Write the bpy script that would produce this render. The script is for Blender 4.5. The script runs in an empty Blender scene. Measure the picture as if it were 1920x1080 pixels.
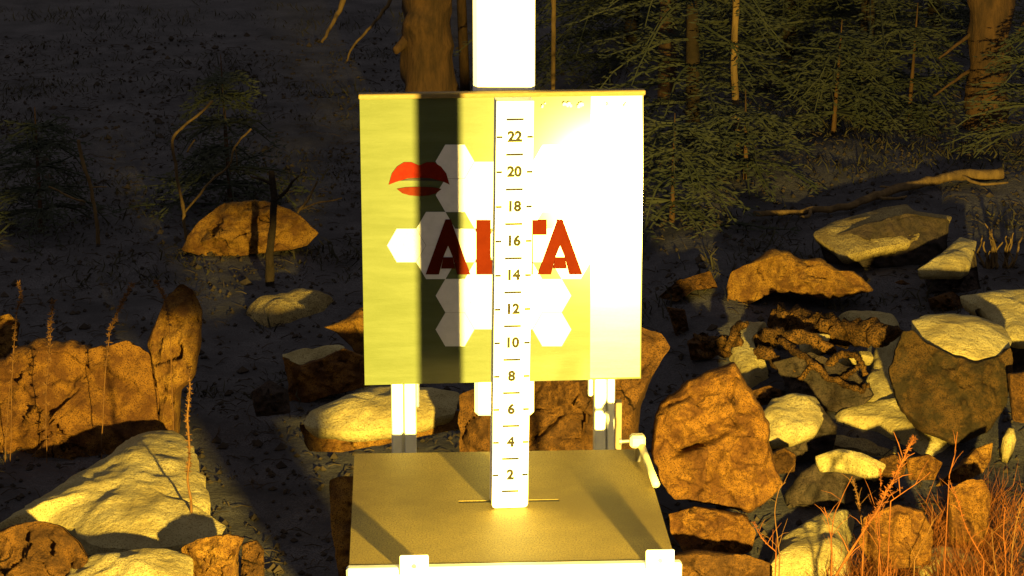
import bpy, math, random
from mathutils import Vector, noise, Matrix

# ------------------------------------------------------------------ camera, world, light, exposure
SC = bpy.context.scene
COL = SC.collection
F = 4520.0                       # focal length in pixels of a 1920 px wide frame
PITCH = math.radians(15.73)
CAM = Vector((0.0, 0.0, 2.03))
cd = bpy.data.cameras.new('camera'); cam = bpy.data.objects.new('camera', cd); COL.objects.link(cam)
cd.sensor_width = 36.0; cd.lens = 36.0 * F / 1920.0; cd.clip_start = 0.05; cd.clip_end = 500
cam.location = CAM; cam.rotation_euler = (math.pi / 2 - PITCH, 0, 0)
SC.camera = cam

w = bpy.data.worlds.new('World'); SC.world = w; w.use_nodes = True
bg = w.node_tree.nodes['Background']
bg.inputs['Color'].default_value = (1.0, 0.95, 0.97, 1); bg.inputs['Strength'].default_value = 0.23

LAMP = Vector((0.57, 1.62, 0.868))
AIM = Vector((0.0, 3.6, 0.95))
ld = bpy.data.lights.new('flood_light', 'SPOT'); lamp = bpy.data.objects.new('flood_light', ld); COL.objects.link(lamp)
ld.energy = 2550; ld.color = (1.0, 0.72, 0.13); ld.shadow_soft_size = 0.034
ld.spot_size = math.radians(125); ld.spot_blend = 0.6
lamp.location = LAMP; lamp.rotation_euler = (AIM - LAMP).to_track_quat('-Z', 'Y').to_euler()

vs = SC.view_settings
vs.view_transform = 'Standard'; vs.look = 'None'; vs.exposure = 0.0; vs.gamma = 1.0; vs.use_curve_mapping = False

FWD = Vector((0, math.cos(PITCH), -math.sin(PITCH))); UP = Vector((0, math.sin(PITCH), math.cos(PITCH))); RT = Vector((1, 0, 0))
GZ = 0.22                        # level of the forest floor

def ray(px, py): return RT * ((px - 960) / F) + FWD - UP * ((py - 540) / F)
def at(px, py, y):               # the point seen at a pixel of the photograph at the distance y
    d = ray(px, py); return CAM + d * (y / d.y)
def on_z(px, py, z=GZ):
    d = ray(px, py); return CAM + d * ((z - CAM.z) / d.z)
def on_plane(px, py, p0, n):
    d = ray(px, py); return CAM + d * ((p0 - CAM).dot(n) / d.dot(n))
def ground_y(py, z=GZ): return on_z(960, py, z).y

# ------------------------------------------------------------------ helpers
class MB:
    def __init__(s): s.v = []; s.f = []
    def add(s, vs_, fs):
        o = len(s.v); s.v += [tuple(v) for v in vs_]; s.f += [tuple(i + o for i in f) for f in fs]
    def box(s, c, size, rot=None):
        hx, hy, hz = [k / 2 for k in size]; c = Vector(c)
        p = [Vector((x, y, z)) for x in (-hx, hx) for y in (-hy, hy) for z in (-hz, hz)]
        if rot is not None: p = [rot @ q for q in p]
        s.add([c + q for q in p], [(0, 1, 3, 2), (4, 6, 7, 5), (0, 4, 5, 1), (2, 3, 7, 6), (0, 2, 6, 4), (1, 5, 7, 3)])
    def bbox_(s, c, size, b=0.002, rot=None):      # a box with chamfered edges
        hx, hy, hz = [k / 2 for k in size]; c = Vector(c)
        vs_ = []; idx = {}
        for x in (-1, 1):
            for y in (-1, 1):
                for z in (-1, 1):
                    for a in range(3):
                        q = [x * hx, y * hy, z * hz]
                        for k in range(3):
                            if k != a: q[k] -= (x, y, z)[k] * b
                        idx[(x, y, z, a)] = len(vs_); vs_.append(Vector(q))
        fs = []
        for a in range(3):
            for sgn in (-1, 1):
                u, v_ = [(1, 2), (2, 0), (0, 1)][a]
                cs = []
                for (i, j) in ((-1, -1), (1, -1), (1, 1), (-1, 1)):
                    t = [0, 0, 0]; t[a] = sgn; t[u] = i; t[v_] = j; cs.append(idx[(t[0], t[1], t[2], a)])
                fs.append(tuple(cs if sgn > 0 else cs[::-1]))
        for a in range(3):                        # edges along axis a
            u, v_ = [(1, 2), (2, 0), (0, 1)][a]
            for i in (-1, 1):
                for j in (-1, 1):
                    q = []
                    for k in (-1, 1):
                        t = [0, 0, 0]; t[a] = k; t[u] = i; t[v_] = j
                        q.append((idx[(*t, u)], idx[(*t, v_)]))
                    f = (q[0][0], q[1][0], q[1][1], q[0][1])
                    fs.append(f if i * j > 0 else f[::-1])
        for x in (-1, 1):
            for y in (-1, 1):
                for z in (-1, 1):
                    f = tuple(idx[(x, y, z, a)] for a in range(3)); fs.append(f if x * y * z > 0 else f[::-1])
        if rot is not None: vs_ = [rot @ q for q in vs_]
        s.add([c + q for q in vs_], fs)
    def tube(s, pts, rad, n=6, cap=True, wob=0.0, seed=0):
        rings = []; o = len(s.v); prev = None
        for i, p in enumerate(pts):
            p = Vector(p); a = Vector(pts[max(i - 1, 0)]); b = Vector(pts[min(i + 1, len(pts) - 1)])
            t = (b - a).normalized()
            if prev is None: prev = t.orthogonal().normalized()
            u = (prev - t * prev.dot(t)).normalized(); prev = u; v_ = t.cross(u)
            r = rad[i] if hasattr(rad, '__len__') else rad
            for k in range(n):
                an = 2 * math.pi * k / n; d = u * math.cos(an) + v_ * math.sin(an)
                rr = r
                if wob:
                    e_ = p + d * r * 2; rr *= 1 + wob * (noise.noise(e_ * (0.7 / max(r, .005)) + Vector((seed * 7.3, 0, 0))) + .5 * noise.noise(e_ * (2.3 / max(r, .005)) + Vector((seed * 7.3, 0, 0))))
                s.v.append(tuple(p + d * rr))
        for i in range(len(pts) - 1):
            for k in range(n):
                a = o + i * n + k; b = o + i * n + (k + 1) % n
                s.f.append((a, b, b + n, a + n))
        if cap:
            s.f.append(tuple(o + k for k in range(n))[::-1]); s.f.append(tuple(o + (len(pts) - 1) * n + k for k in range(n)))
    def prism(s, poly, M, d0, d1, holes=None):     # 2D polygon in the M frame (x, z) from depth d0 (front) to d1
        n = len(poly)
        s.add([M @ Vector((x, d0, z)) for x, z in poly] + [M @ Vector((x, d1, z)) for x, z in poly],
              [tuple(range(n)), tuple(range(2 * n - 1, n - 1, -1))] + [(i, n + i, n + (i + 1) % n, (i + 1) % n) for i in range(n)])
    def build(s, name, mat, parent=None, smooth=False):
        me = bpy.data.meshes.new(name); me.from_pydata(s.v, [], s.f); me.validate(); me.update()
        return link(name, me, mat, parent, smooth)

def link(name, me, mat, parent=None, smooth=False):
    o = bpy.data.objects.new(name, me); COL.objects.link(o)
    me.materials.clear(); me.materials.append(mat)
    if smooth: me.polygons.foreach_set('use_smooth', [True] * len(me.polygons))
    if parent is not None:
        o.parent = parent; o.matrix_parent_inverse = Matrix.Translation(-parent.location)
    return o
def tag(o, label, cat, group=None):
    o['label'] = label; o['category'] = cat
    if group: o['group'] = group
    return o
def thing(name, loc, label, cat, group=None):
    o = bpy.data.objects.new(name, None); COL.objects.link(o); o.empty_display_size = 0.05; o.location = loc
    return tag(o, label, cat, group)

# ------------------------------------------------------------------ materials
def mat(name, col, rough=0.7, col2=None, scale=30, detail=6, bump=0.0, bscale=80, spec=0.3, metal=0.0, speck=None, speck_scale=300, speck_at=0.62, coat=0.0, streak=None, coord='Object', coat_rough=0.2, coat_ior=1.5):
    m = bpy.data.materials.new(name); m.use_nodes = True
    nt = m.node_tree; N = nt.nodes; L = nt.links
    b = N['Principled BSDF']
    b.inputs['Roughness'].default_value = rough; b.inputs['Metallic'].default_value = metal
    b.inputs['Specular IOR Level'].default_value = spec
    if coat: b.inputs['Coat Weight'].default_value = coat; b.inputs['Coat Roughness'].default_value = coat_rough; b.inputs['Coat IOR'].default_value = coat_ior
    tc = N.new('ShaderNodeTexCoord'); src = tc.outputs[coord]
    if streak is not None:
        mp = N.new('ShaderNodeMapping'); mp.inputs['Scale'].default_value = streak; L.new(src, mp.inputs['Vector']); src = mp.outputs['Vector']
    c = None
    if col2 is not None:
        nz = N.new('ShaderNodeTexNoise'); nz.inputs['Scale'].default_value = scale; nz.inputs['Detail'].default_value = detail; nz.inputs['Roughness'].default_value = 0.65
        L.new(src, nz.inputs['Vector'])
        rp = N.new('ShaderNodeValToRGB'); rp.color_ramp.elements[0].position = 0.36; rp.color_ramp.elements[1].position = 0.64
        rp.color_ramp.elements[0].color = (*col, 1); rp.color_ramp.elements[1].color = (*col2, 1)
        L.new(nz.outputs['Fac'], rp.inputs['Fac']); c = rp.outputs['Color']
    if speck is not None:
        n2 = N.new('ShaderNodeTexNoise'); n2.inputs['Scale'].default_value = speck_scale; n2.inputs['Detail'].default_value = 3
        L.new(src, n2.inputs['Vector'])
        r2 = N.new('ShaderNodeValToRGB'); r2.color_ramp.elements[0].position = speck_at - 0.05; r2.color_ramp.elements[1].position = speck_at + 0.05
        L.new(n2.outputs['Fac'], r2.inputs['Fac'])
        mx = N.new('ShaderNodeMix'); mx.data_type = 'RGBA'
        L.new(r2.outputs['Color'], mx.inputs['Factor'])
        if c is not None: L.new(c, mx.inputs['A'])
        else: mx.inputs['A'].default_value = (*col, 1)
        mx.inputs['B'].default_value = (*speck, 1); c = mx.outputs['Result']
    if c is not None: L.new(c, b.inputs['Base Color'])
    else: b.inputs['Base Color'].default_value = (*col, 1)
    if bump:
        n3 = N.new('ShaderNodeTexNoise'); n3.inputs['Scale'].default_value = bscale; n3.inputs['Detail'].default_value = 8; n3.inputs['Roughness'].default_value = 0.7
        L.new(src, n3.inputs['Vector'])
        bp = N.new('ShaderNodeBump'); bp.inputs['Strength'].default_value = bump; bp.inputs['Distance'].default_value = 0.01
        L.new(n3.outputs['Fac'], bp.inputs['Height']); L.new(bp.outputs['Normal'], b.inputs['Normal'])
    return m

def rock_mat(name, a, b_, dark, sc=14):
    m = mat(name, a, 0.9, b_, sc * 1.5, 14, 1.0, 48, 0.1, speck=dark, speck_scale=420, speck_at=0.56)
    for nd in m.node_tree.nodes:
        if nd.type == 'VALTORGB' and abs(nd.color_ramp.elements[0].position - .36) < .01: nd.color_ramp.elements[0].position = .43; nd.color_ramp.elements[1].position = .58
    nt = m.node_tree; N = nt.nodes; L = nt.links; P = N['Principled BSDF']
    old = P.inputs['Base Color'].links[0].from_socket
    tc = N.new('ShaderNodeTexCoord'); wn = N.new('ShaderNodeTexNoise'); wn.inputs['Scale'].default_value = 9; wn.inputs['Detail'].default_value = 6
    L.new(tc.outputs['Object'], wn.inputs['Vector'])
    va = N.new('ShaderNodeVectorMath'); va.operation = 'MULTIPLY_ADD'; va.inputs[1].default_value = (.13, .13, .13); L.new(wn.outputs['Color'], va.inputs[0]); L.new(tc.outputs['Object'], va.inputs[2])
    vo = N.new('ShaderNodeTexVoronoi'); vo.feature = 'DISTANCE_TO_EDGE'; vo.inputs['Scale'].default_value = 4.2; L.new(va.outputs[0], vo.inputs['Vector'])
    rp = N.new('ShaderNodeValToRGB'); rp.color_ramp.elements[0].position = .002; rp.color_ramp.elements[1].position = .011; L.new(vo.outputs['Distance'], rp.inputs['Fac'])
    # cracks fade in and out along their length
    fn = N.new('ShaderNodeTexNoise'); fn.inputs['Scale'].default_value = 7; L.new(tc.outputs['Object'], fn.inputs['Vector'])
    fr = N.new('ShaderNodeValToRGB'); fr.color_ramp.elements[0].position = .36; fr.color_ramp.elements[1].position = .44; L.new(fn.outputs['Fac'], fr.inputs['Fac'])
    mm = N.new('ShaderNodeMath'); mm.operation = 'MAXIMUM'; L.new(rp.outputs['Color'], mm.inputs[0]); L.new(fr.outputs['Color'], mm.inputs[1])
    mx = N.new('ShaderNodeMix'); mx.data_type = 'RGBA'; L.new(mm.outputs[0], mx.inputs['Factor']); mx.inputs['A'].default_value = (*[k * .35 for k in dark], 1); L.new(old, mx.inputs['B'])
    L.new(mx.outputs['Result'], P.inputs['Base Color'])
    bo = P.inputs['Normal'].links[0].from_node; b2 = N.new('ShaderNodeBump'); b2.inputs['Strength'].default_value = .9; b2.inputs['Distance'].default_value = .012
    L.new(mm.outputs[0], b2.inputs['Height']); L.new(bo.outputs['Normal'], b2.inputs['Normal']); L.new(b2.outputs['Normal'], P.inputs['Normal'])
    return m
M = {
 'white': mat('white_paint', (.80, .80, .78), .45, (.86, .86, .84), 25, 4, .08, 300, .35),
 'vinyl': mat('white_vinyl', (.82, .82, .80), .4, (.87, .87, .85), 12, 4, .05, 200, .35),
 'ink': mat('dark_ink', (.010, .009, .008), .8, (.016, .015, .013), 300, 4, spec=.05),
 'board': mat('grey_green_sheet', (.046, .059, .020), .55, (.058, .072, .030), 60, 8, .16, 350, .10, coat=1.0, coat_rough=.11, coat_ior=1.45, streak=(.12, 1, 1)),
 'strip': mat('board_glare', (.15, .16, .16), .5, (.21, .22, .22), 60, 8, .75, 160, .1, coat=1.0, coat_rough=.2, coat_ior=1.5, streak=(.05, 1, 1)),  # silvery base colour carries the lamp's glare on the board
 'hex': mat('white_print', (.40, .40, .46), .42, (.46, .46, .52), 60, 6, .15, 350, .5, coat=1.0, coat_rough=.14, coat_ior=1.45),
 'red': mat('red_print', (.044, .0045, .0008), .8, (.052, .0055, .001), 60, 6, .15, 350, .02),
 'lip': mat('lip_red', (.085, .0035, .0004), .7, (.105, .006, .0008), 120, 5, .2, 300, .05),
 'lip2': mat('lip_pale', (.06, .006, .001), .7, (.07, .009, .002), 120, 5, .2, 300, .05),
 'mouth': mat('mouth_dark', (.012, .009, .008), .7),
 'flange': mat('worn_wood_trim', (.10, .07, .025), .6, (.15, .105, .04), 60, 6, .3, 200, streak=(1, 20, 20)),
 'alu': mat('aluminium', (.62, .62, .60), .38, (.70, .70, .68), 50, 5, .1, 400, .5, metal=.35),
 'bolt': mat('steel_bolt', (.25, .24, .23), .35, metal=.8),
 'deck': mat('weathered_deck', (.135, .094, .020), .6, (.26, .19, .044), 5, 12, .15, 250, .3, speck=(.11, .075, .022), speck_scale=420, speck_at=.55),
 'lever': mat('cream_plastic', (.55, .50, .30), .5, (.62, .56, .34), 60, 4, .2, 150),
 'wood': mat('pedestal_wood', (.12, .09, .06), .8, (.18, .14, .09), 30, 6, .5, 60, streak=(4, 4, .5)),
 'black': mat('black_metal', (.02, .02, .02), .5),
 'glass': mat('lamp_glass', (.8, .8, .8), .1),
 'frost': mat('frost', (.86, .87, .88), .6, (.8, .81, .83), 200, 5, .6, 300),
 'rock': rock_mat('orange_quartzite', (.165, .076, .014), (.075, .031, .009), (.045, .019, .007)),
 'rock2': rock_mat('tan_quartzite', (.210, .108, .020), (.100, .045, .012), (.060, .027, .009)),
 'rock3': rock_mat('brown_quartzite', (.105, .048, .012), (.045, .021, .008), (.028, .014, .006)),
 'rockm': rock_mat('dark_mossy_rock', (.060, .032, .011), (.022, .015, .008), (.014, .010, .006)),
 'rockd': rock_mat('dark_rock', (.055, .038, .030), (.035, .026, .022), (.02, .016, .014)),
 'snow': mat('gold_lit_snow', (.44, .36, .16), .85, (.26, .20, .08), 10, 14, 1.0, 60, .1, speck=(.22, .16, .06), speck_scale=300, speck_at=.58),  # lamp's gold tint and dimming put into the snow colour, besides litter specks
 'snow2': mat('gold_lit_dirty_snow', (.34, .26, .10), .85, (.17, .12, .045), 14, 14, 1.0, 60, .1, speck=(.11, .07, .03), speck_scale=300, speck_at=.56),  # darker, more specked mix; the lamp's gold is in this base colour too
 'soil': mat('forest_soil', (.036, .034, .036), .95, (.098, .091, .095), 5, 14, 1.0, 30, .1, speck=(.045, .04, .042), speck_scale=260, speck_at=.52, coord='Object'),
 'litter': mat('forest_litter', (.025, .019, .015), .95, (.055, .040, .028), 12, 5, .3, 80, .1),
 'bark': mat('brown_bark', (.085, .045, .020), .95, (.036, .022, .013), 34, 8, 1.0, 40, .1, streak=(1, 1, .25)),
 'barkd': mat('dark_bark', (.030, .020, .013), .95, (.018, .013, .009), 34, 8, 1.0, 40, .1),
 'barkp': mat('pale_bark', (.17, .105, .040), .9, (.08, .05, .022), 40, 8, .8, 50, .1, streak=(1, 1, .3)),
 'rot': mat('rotten_wood', (.15, .072, .018), .95, (.040, .022, .010), 34, 12, 1.0, 60, .05, speck=(.02, .012, .006), speck_scale=260, speck_at=.53),
 'needle': mat('spruce_needles', (.020, .025, .014), .8, (.036, .038, .022), 8, 5, 0, 1, .2),
 'moss': mat('dark_undergrowth', (.022, .020, .012), .9, (.050, .044, .026), 3, 8, 0, 1, .05),
 'needled': mat('dry_needles', (.10, .075, .032), .8, (.06, .06, .028), 8, 5, 0, 1, .2),
 'straw': mat('dry_straw', (.18, .055, .010), .9, (.09, .028, .007), 40, 4, 0, 1, .2),
 'straw2': mat('pale_straw', (.14, .065, .018), .9, (.08, .036, .012), 40, 4, 0, 1, .2),
}

# ------------------------------------------------------------------ ground
rnd = random.Random(4)
def sstep(a, b, v):
    t = max(0.0, min(1.0, (v - a) / (b - a))); return t * t * (3 - 2 * t)
def gz(x, y):
    return GZ + sstep(.12, .5, x) * (.15 * sstep(4.75, 6.0, y) + .06 * sstep(6.0, 7.2, y)) + 0.030 * noise.noise(Vector((x * 1.3, y * 1.3, 3.1))) + 0.018 * noise.noise(Vector((x * 4, y * 4, 1.7))) + 0.008 * noise.noise(Vector((x * 13, y * 13, 5.7)))
def ground():
    def axis(lo, hi, flo, fhi, step):
        a = []; v = flo
        while v > lo: a.append(v); v -= max(step, (flo - v) * .35 + step)
        a.append(lo); a = a[::-1]
        v = flo + step
        while v < fhi: a.append(v); v += step
        while v < hi: a.append(v); v += max(step, (v - fhi) * .35 + step)
        a.append(hi); return a
    X = axis(-60, 60, -2.6, 2.6, .03); Y = axis(-20, 110, 3.8, 9.0, .03)
    b = MB(); nx = len(X)
    for y in Y:
        for x in X: b.v.append((x, y, gz(x, y) if abs(x) < 8 and 1 < y < 30 else gz(x, y)))
    for j in range(len(Y) - 1):
        for i in range(nx - 1):
            a = j * nx + i; b.f.append((a, a + 1, a + nx + 1, a + nx))
    o = b.build('ground', M['soil'], smooth=True); o['kind'] = 'structure'
ground()
def on_ground(px, py):
    d = ray(px, py); y = 3.6
    while y < 40:
        p = CAM + d * (y / d.y)
        if p.z <= gz(p.x, p.y): break
        y += .01
    return p

# ------------------------------------------------------------------ the snow stake station
YAW = math.radians(3.4)
def frame(origin, yaw, lean=0.0):
    return Matrix.Translation(origin) @ Matrix.Rotation(yaw, 4, 'Z') @ Matrix.Rotation(lean, 4, 'Y')
PZ = 0.75
# platform: square deck tilted to nothing, yawed a little
fl = on_z(660, 1059, PZ); fr = on_z(1271, 1048, PZ); rl = on_z(660, 852, PZ); rr = on_z(1200, 841, PZ)
pc = (fl + fr + rl + rr) / 4
pyaw = math.atan2((fr - fl).y, (fr - fl).x)
PW = ((fr - fl).length + (rr - rl).length) / 2; PD = ((rl - fl).length + (rr - fr).length) / 2
PF = frame(pc, pyaw); PFi = PF.inverted(); PR = PF.to_3x3()
plat = thing('snow_platform', (pc.x, pc.y, GZ), 'square weathered deck with a bright metal front bar under the measuring stake', 'platform')
def deck():
    b = MB(); t = 0.014
    s0 = PFi @ on_z(860, 942, PZ); s1 = PFi @ on_z(1048, 935, PZ)
    xs = [-PW / 2, s0.x, s1.x, PW / 2]; ys = [-PD / 2, s0.y - .003, s0.y + .006, PD / 2]
    for z in (0, -t):
        for y in ys:
            for x in xs: b.v.append(tuple(PF @ Vector((x, y, z))))
    for j in range(3):
        for i in range(3):
            if i == 1 and j == 1: continue
            a = j * 4 + i; b.f.append((a, a + 1, a + 5, a + 4)); b.f.append((16 + a, 16 + a + 4, 16 + a + 5, 16 + a + 1))
    per = [0, 1, 2, 3, 7, 11, 15, 14, 13, 12, 8, 4]
    for k in range(12):
        a, c = per[k], per[(k + 1) % 12]; b.f.append((a, 16 + a, 16 + c, c))
    hole = [5, 6, 10, 9]
    for k in range(4):
        a, c = hole[k], hole[(k + 1) % 4]; b.f.append((a, c, 16 + c, 16 + a))
    return b
deck().build('deck_panel', M['deck'], plat)
s0_ = PFi @ on_z(860, 942, PZ); s1_ = PFi @ on_z(1048, 935, PZ)
b = MB(); b.box(PF @ Vector(((s0_.x + s1_.x) / 2, s0_.y + .0015, -.007)), (s1_.x - s0_.x - .0006, .0084, .0115), PR); b.build('slot_shade', M['black'], plat)  # black block added to stand in for the shade inside the slot
b = MB(); b.bbox_(PF @ Vector((0.002, -PD / 2 - .0085, -.0125)), (PW + .012, .016, .026), .003, PR); b.build('front_bar', M['alu'], plat)
for k, (px, py) in enumerate(((776.5, 1057), (1239, 1055))):
    c = PFi @ at(px, py, pc.y - PD / 2 - .02)
    pl = MB(); pl.bbox_(PF @ Vector((c.x, -PD / 2 - .0195, c.z)), (.0395, .005, .030), .0015, PR); pl = pl.build('corner_plate', M['white'], plat)
    q = MB(); p = PF @ Vector((c.x, -PD / 2 - .022, c.z)); q.tube([p, p + PR @ Vector((0, -.003, 0))], [.0035, .003], 10); q.build('screw', M['bolt'], pl)
for sx in (-1, 1):
    b = MB(); b.bbox_(PF @ Vector((sx * (PW / 2 - .012), 0.004, -.0275)), (.02, PD - .03, .024), .002, PR); b.build('side_rail', M['alu'], plat)
b = MB(); c = Vector((-.006, pc.y, 0)); b.bbox_((c.x, c.y, (PZ - .042 + GZ - .1) / 2), (.085, .085, PZ - .042 - GZ + .1), .004, PR); b.build('pedestal', M['wood'], plat)
b = MB(); b.bbox_(PF @ Vector((-.015, 0, -.028)), (.20, .20, .025), .003, PR); b.build('mounting_plate', M['bolt'], plat)
# the release lever at the rear right corner
ly = pc.y + PD / 2 - .05
k0 = PFi @ at(1195, 826, ly)
lv = MB(); lv.bbox_(PF @ Vector((k0.x, k0.y, k0.z)), (.024, .020, .020), .004, PR); lvo = lv.build('lever', M['lever'], plat)
a0 = at(1203, 836, ly - .004); a1 = at(1230, 908, ly - .13)
lv = MB(); lv.tube([a0, a0.lerp(a1, .33), a0.lerp(a1, .66), a1], [.0062, .0058, .0056, .0062], 8); lv.build('lever_arm', M['lever'], lvo, True)
p = at(1180, 827, ly); q = at(1166, 828, ly); lv = MB(); lv.tube([p, q], .003, 8); lv.tube([q, q + Vector((-.004, 0, 0))], .0055, 8); lv.build('bolt', M['bolt'], lvo)
p = PF @ Vector((PW / 2 - .012, PD / 2 - .05, -.02)); q = PF @ Vector((k0.x, k0.y, k0.z)); lv = MB(); lv.tube([p, q], .005, 8); lv.build('axle', M['bolt'], lvo)

# measuring stake (ruler): 24 inches, leaning slightly
RB = on_z(956, 953, PZ) + Vector((0, 0, .001))
IN = 0.0254; RW = 0.0530; RT_ = 0.030
RF = frame(RB, math.radians(7.5), math.radians(.75))
ruler = thing('measuring_stake', RB, 'white snow measuring stake with dark inch numbers from 2 to 22', 'ruler')
RH = 24.05 * IN
def rbox(b, x0, x1, z0, z1, y0, y1):
    pts = [RF @ Vector((x, y, z)) for x in (x0, x1) for y in (y0, y1) for z in (z0, z1)]
    b.add(pts, [(0, 1, 3, 2), (4, 6, 7, 5), (0, 4, 5, 1), (2, 3, 7, 6), (0, 2, 6, 4), (1, 5, 7, 3)])
b = MB(); c_ = .005; poly = [(-RW / 2, c_), (-RW / 2 + c_ * .3, c_ * .3), (-RW / 2 + c_, 0), (RW / 2 - c_, 0), (RW / 2 - c_ * .3, c_ * .3), (RW / 2, c_), (RW / 2, RH), (-RW / 2, RH)]
b.prism(poly, RF, 0, RT_); strip = b.build('strip', M['white'], ruler)
IY = 0.85 * IN - (on_z(956, 953, PZ) - on_z(956, 953, PZ)).z
inch0 = 0.0
def text_mesh(body, size, Mx, name, m, parent, off=0.0):
    cu = bpy.data.curves.new('t', 'FONT'); cu.body = body; cu.size = size; cu.align_x = 'CENTER'; cu.align_y = 'CENTER'; cu.extrude = .0005; cu.offset = off; cu.resolution_u = 4
    t = bpy.data.objects.new('t', cu); COL.objects.link(t)
    dg = bpy.context.evaluated_depsgraph_get(); me = bpy.data.meshes.new_from_object(t.evaluated_get(dg))
    bpy.data.objects.remove(t); bpy.data.curves.remove(cu)
    me.transform(Mx @ Matrix.Rotation(math.pi / 2, 4, 'X')); me.name = name
    return link(name, me, m, parent)
def zi(k):                        # height up the strip of inch k, from the printed marks in the photograph
    py = {0: 951.5}.get(k, None)
    return (k + .02) * IN
for k in range(1, 24):
    z = zi(k)
    if k % 2:
        b = MB(); rbox(b, -.0125, .0125, z - .0016, z + .0016, -.0006, .0004); b.build('inch_mark', M['ink'], ruler)
    else:
        for sx in (-1, 1):
            b = MB(); x0, x1 = sorted((sx * (RW / 2 - .0005), sx * (RW / 2 - .0090))); rbox(b, x0, x1, z - .0016, z + .0016, -.0006, .0004); b.build('edge_mark', M['ink'], ruler)
        text_mesh(str(k), .0205, RF @ Matrix.Translation((0, -.0003, z)), 'numeral', M['ink'], ruler, .0011)

# the printed board behind the stake
BY = 3.70
byaw = math.radians(4.4); btilt = math.radians(3.0)
BO = at(944, 716, BY)
BF = frame(BO, byaw) @ Matrix.Rotation(-btilt, 4, 'X')
BN = BF.to_3x3() @ Vector((0, -1, 0)); BFi = BF.inverted()
def buv(px, py):
    q = BFi @ on_plane(px, py, BO, BN); return q.x, q.z
board = thing('printed_board', (BO.x, BO.y, GZ), 'square grey-green board printed with red ALTA lettering, white hexagons and red lips', 'sign')
bl = (buv(679, 450)[0]); br = (buv(1204, 450)[0]); bt = buv(944, 181)[1]
def sheet():
    b = MB(); nx, nz_ = 40, 40; T = .006
    def warp(u, v_):   # u,v 0..1; a slightly buckled sheet
        return -.0012 * math.sin(u * math.pi * 1.3 + .3) * math.sin(v_ * 2.2) - .0016 * max(0, u - .78) ** 2 * 16
    for j in range(nz_ + 1):
        for i in range(nx + 1):
            u, v_ = i / nx, j / nz_; b.v.append(tuple(BF @ Vector((bl + (br - bl) * u, 0, bt * v_))))
    n0 = len(b.v)
    for j in range(nz_ + 1):
        for i in range(nx + 1):
            u, v_ = i / nx, j / nz_; b.v.append(tuple(BF @ Vector((bl + (br - bl) * u, T, bt * v_))))
    W = nx + 1
    for j in range(nz_):
        for i in range(nx):
            a = j * W + i; b.f.append((a, a + 1, a + W + 1, a + W)); a += n0; b.f.append((a, a + W, a + W + 1, a + 1))
    per = [i for i in range(nx)] + [j * W + nx for j in range(nz_)] + [nz_ * W + i for i in range(nx, 0, -1)] + [j * W for j in range(nz_, 0, -1)]
    for k in range(len(per)):
        a, c = per[k], per[(k + 1) % len(per)]; b.f.append((a, n0 + a, n0 + c, c))
    return b
sheet().build('panel', M['board'], board)
b = MB(); b.bbox_(BF @ Vector(((bl + br) / 2, -.002, bt + .0045)), (br - bl + .004, .022, .008), .0015, BF.to_3x3()); b.build('top_trim', M['flange'], board)
def inside(px, py): return 684 < px < 1200
def clip(poly):                   # keep print on the sheet
    return [(min(max(x, bl + .004), br - .004), z) for x, z in poly]
b = MB(); x0 = buv(1107, 500)[0]; b.prism([(x0, .003), (br - .002, .003), (br - .002, bt - .002), (x0, bt - .002)], BF, -.0004, .001); b.build('glare_strip', M['strip'], board)  # pale strip added to paint the glare down this side of the board
HC = (944, 460)
cen = []
for k in range(6):
    a = math.radians(60 * k)
    for r, o in ((182, 0), (127, 31.5), (127, -31.5), (73, 0)):
        cen.append((HC[0] + r * math.cos(a) - o * math.sin(a), HC[1] + (r * math.sin(a) + o * math.cos(a))))
cen.append(HC)
hexr = 36.25
for n_, (hx, hy) in enumerate(cen):
    r = hexr
    poly = [buv(hx + r * math.cos(math.radians(60 * q)), hy - r * math.sin(math.radians(60 * q))) for q in range(6)]
    b = MB(); b.prism(poly, BF, -.0008 - .00004 * n_, .001); b.build('hexagon', M['hex'], board)
def printed(name, polys, m, d):
    b = MB()
    for p in polys: b.prism([buv(*q) for q in p], BF, -d, .0005)
    return b.build(name, m, board)
def letterA(x0, x1):
    yt, yb = 411, 514; xm = (x0 + x1) / 2; lw = 25
    # outline as strips: left leg, right leg, apex, crossbar
    return [[(x0, yb), (x0 + lw, yb), (xm - 9, 482), (xm, 460), (xm, yt), (xm - 5, yt)],
            [(x1, yb), (xm + 5, yt), (xm, yt), (xm, 460), (xm + 9, 482), (x1 - lw, yb)][::1],
            [(x0 + lw + 4, 503), (xm - 9, 482), (xm + 9, 482), (x1 - lw - 4, 503)]]
def tri_ok(polys):                # counter-clockwise order as seen from the front
    out = []
    for p in polys:
        s = sum(p[i][0] * p[(i + 1) % len(p)][1] - p[(i + 1) % len(p)][0] * p[i][1] for i in range(len(p)))
        out.append(p[::-1] if s > 0 else p)
    return out
D = .0026
printed('letter', tri_ok(letterA(798, 882)), M['red'], D)
printed('letter', tri_ok([[(893, 412), (920, 412), (920, 488), (893, 488)], [(893, 488), (946, 488), (946, 514), (893, 514)]]), M['red'], D)
printed('letter', tri_ok([[(946, 412), (1025, 412), (1025, 440), (946, 440)], [(972, 440), (999, 440), (999, 514), (972, 514)]]), M['red'], D)
printed('letter', tri_ok(letterA(1008, 1092)), M['red'], D)
LP = [(729, 346), (735, 325), (745, 312), (758, 304), (772, 304), (786, 310), (800, 304), (814, 304), (827, 312), (837, 325), (843, 346), (830, 340), (808, 334), (786, 333), (764, 334), (742, 341)]
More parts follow.
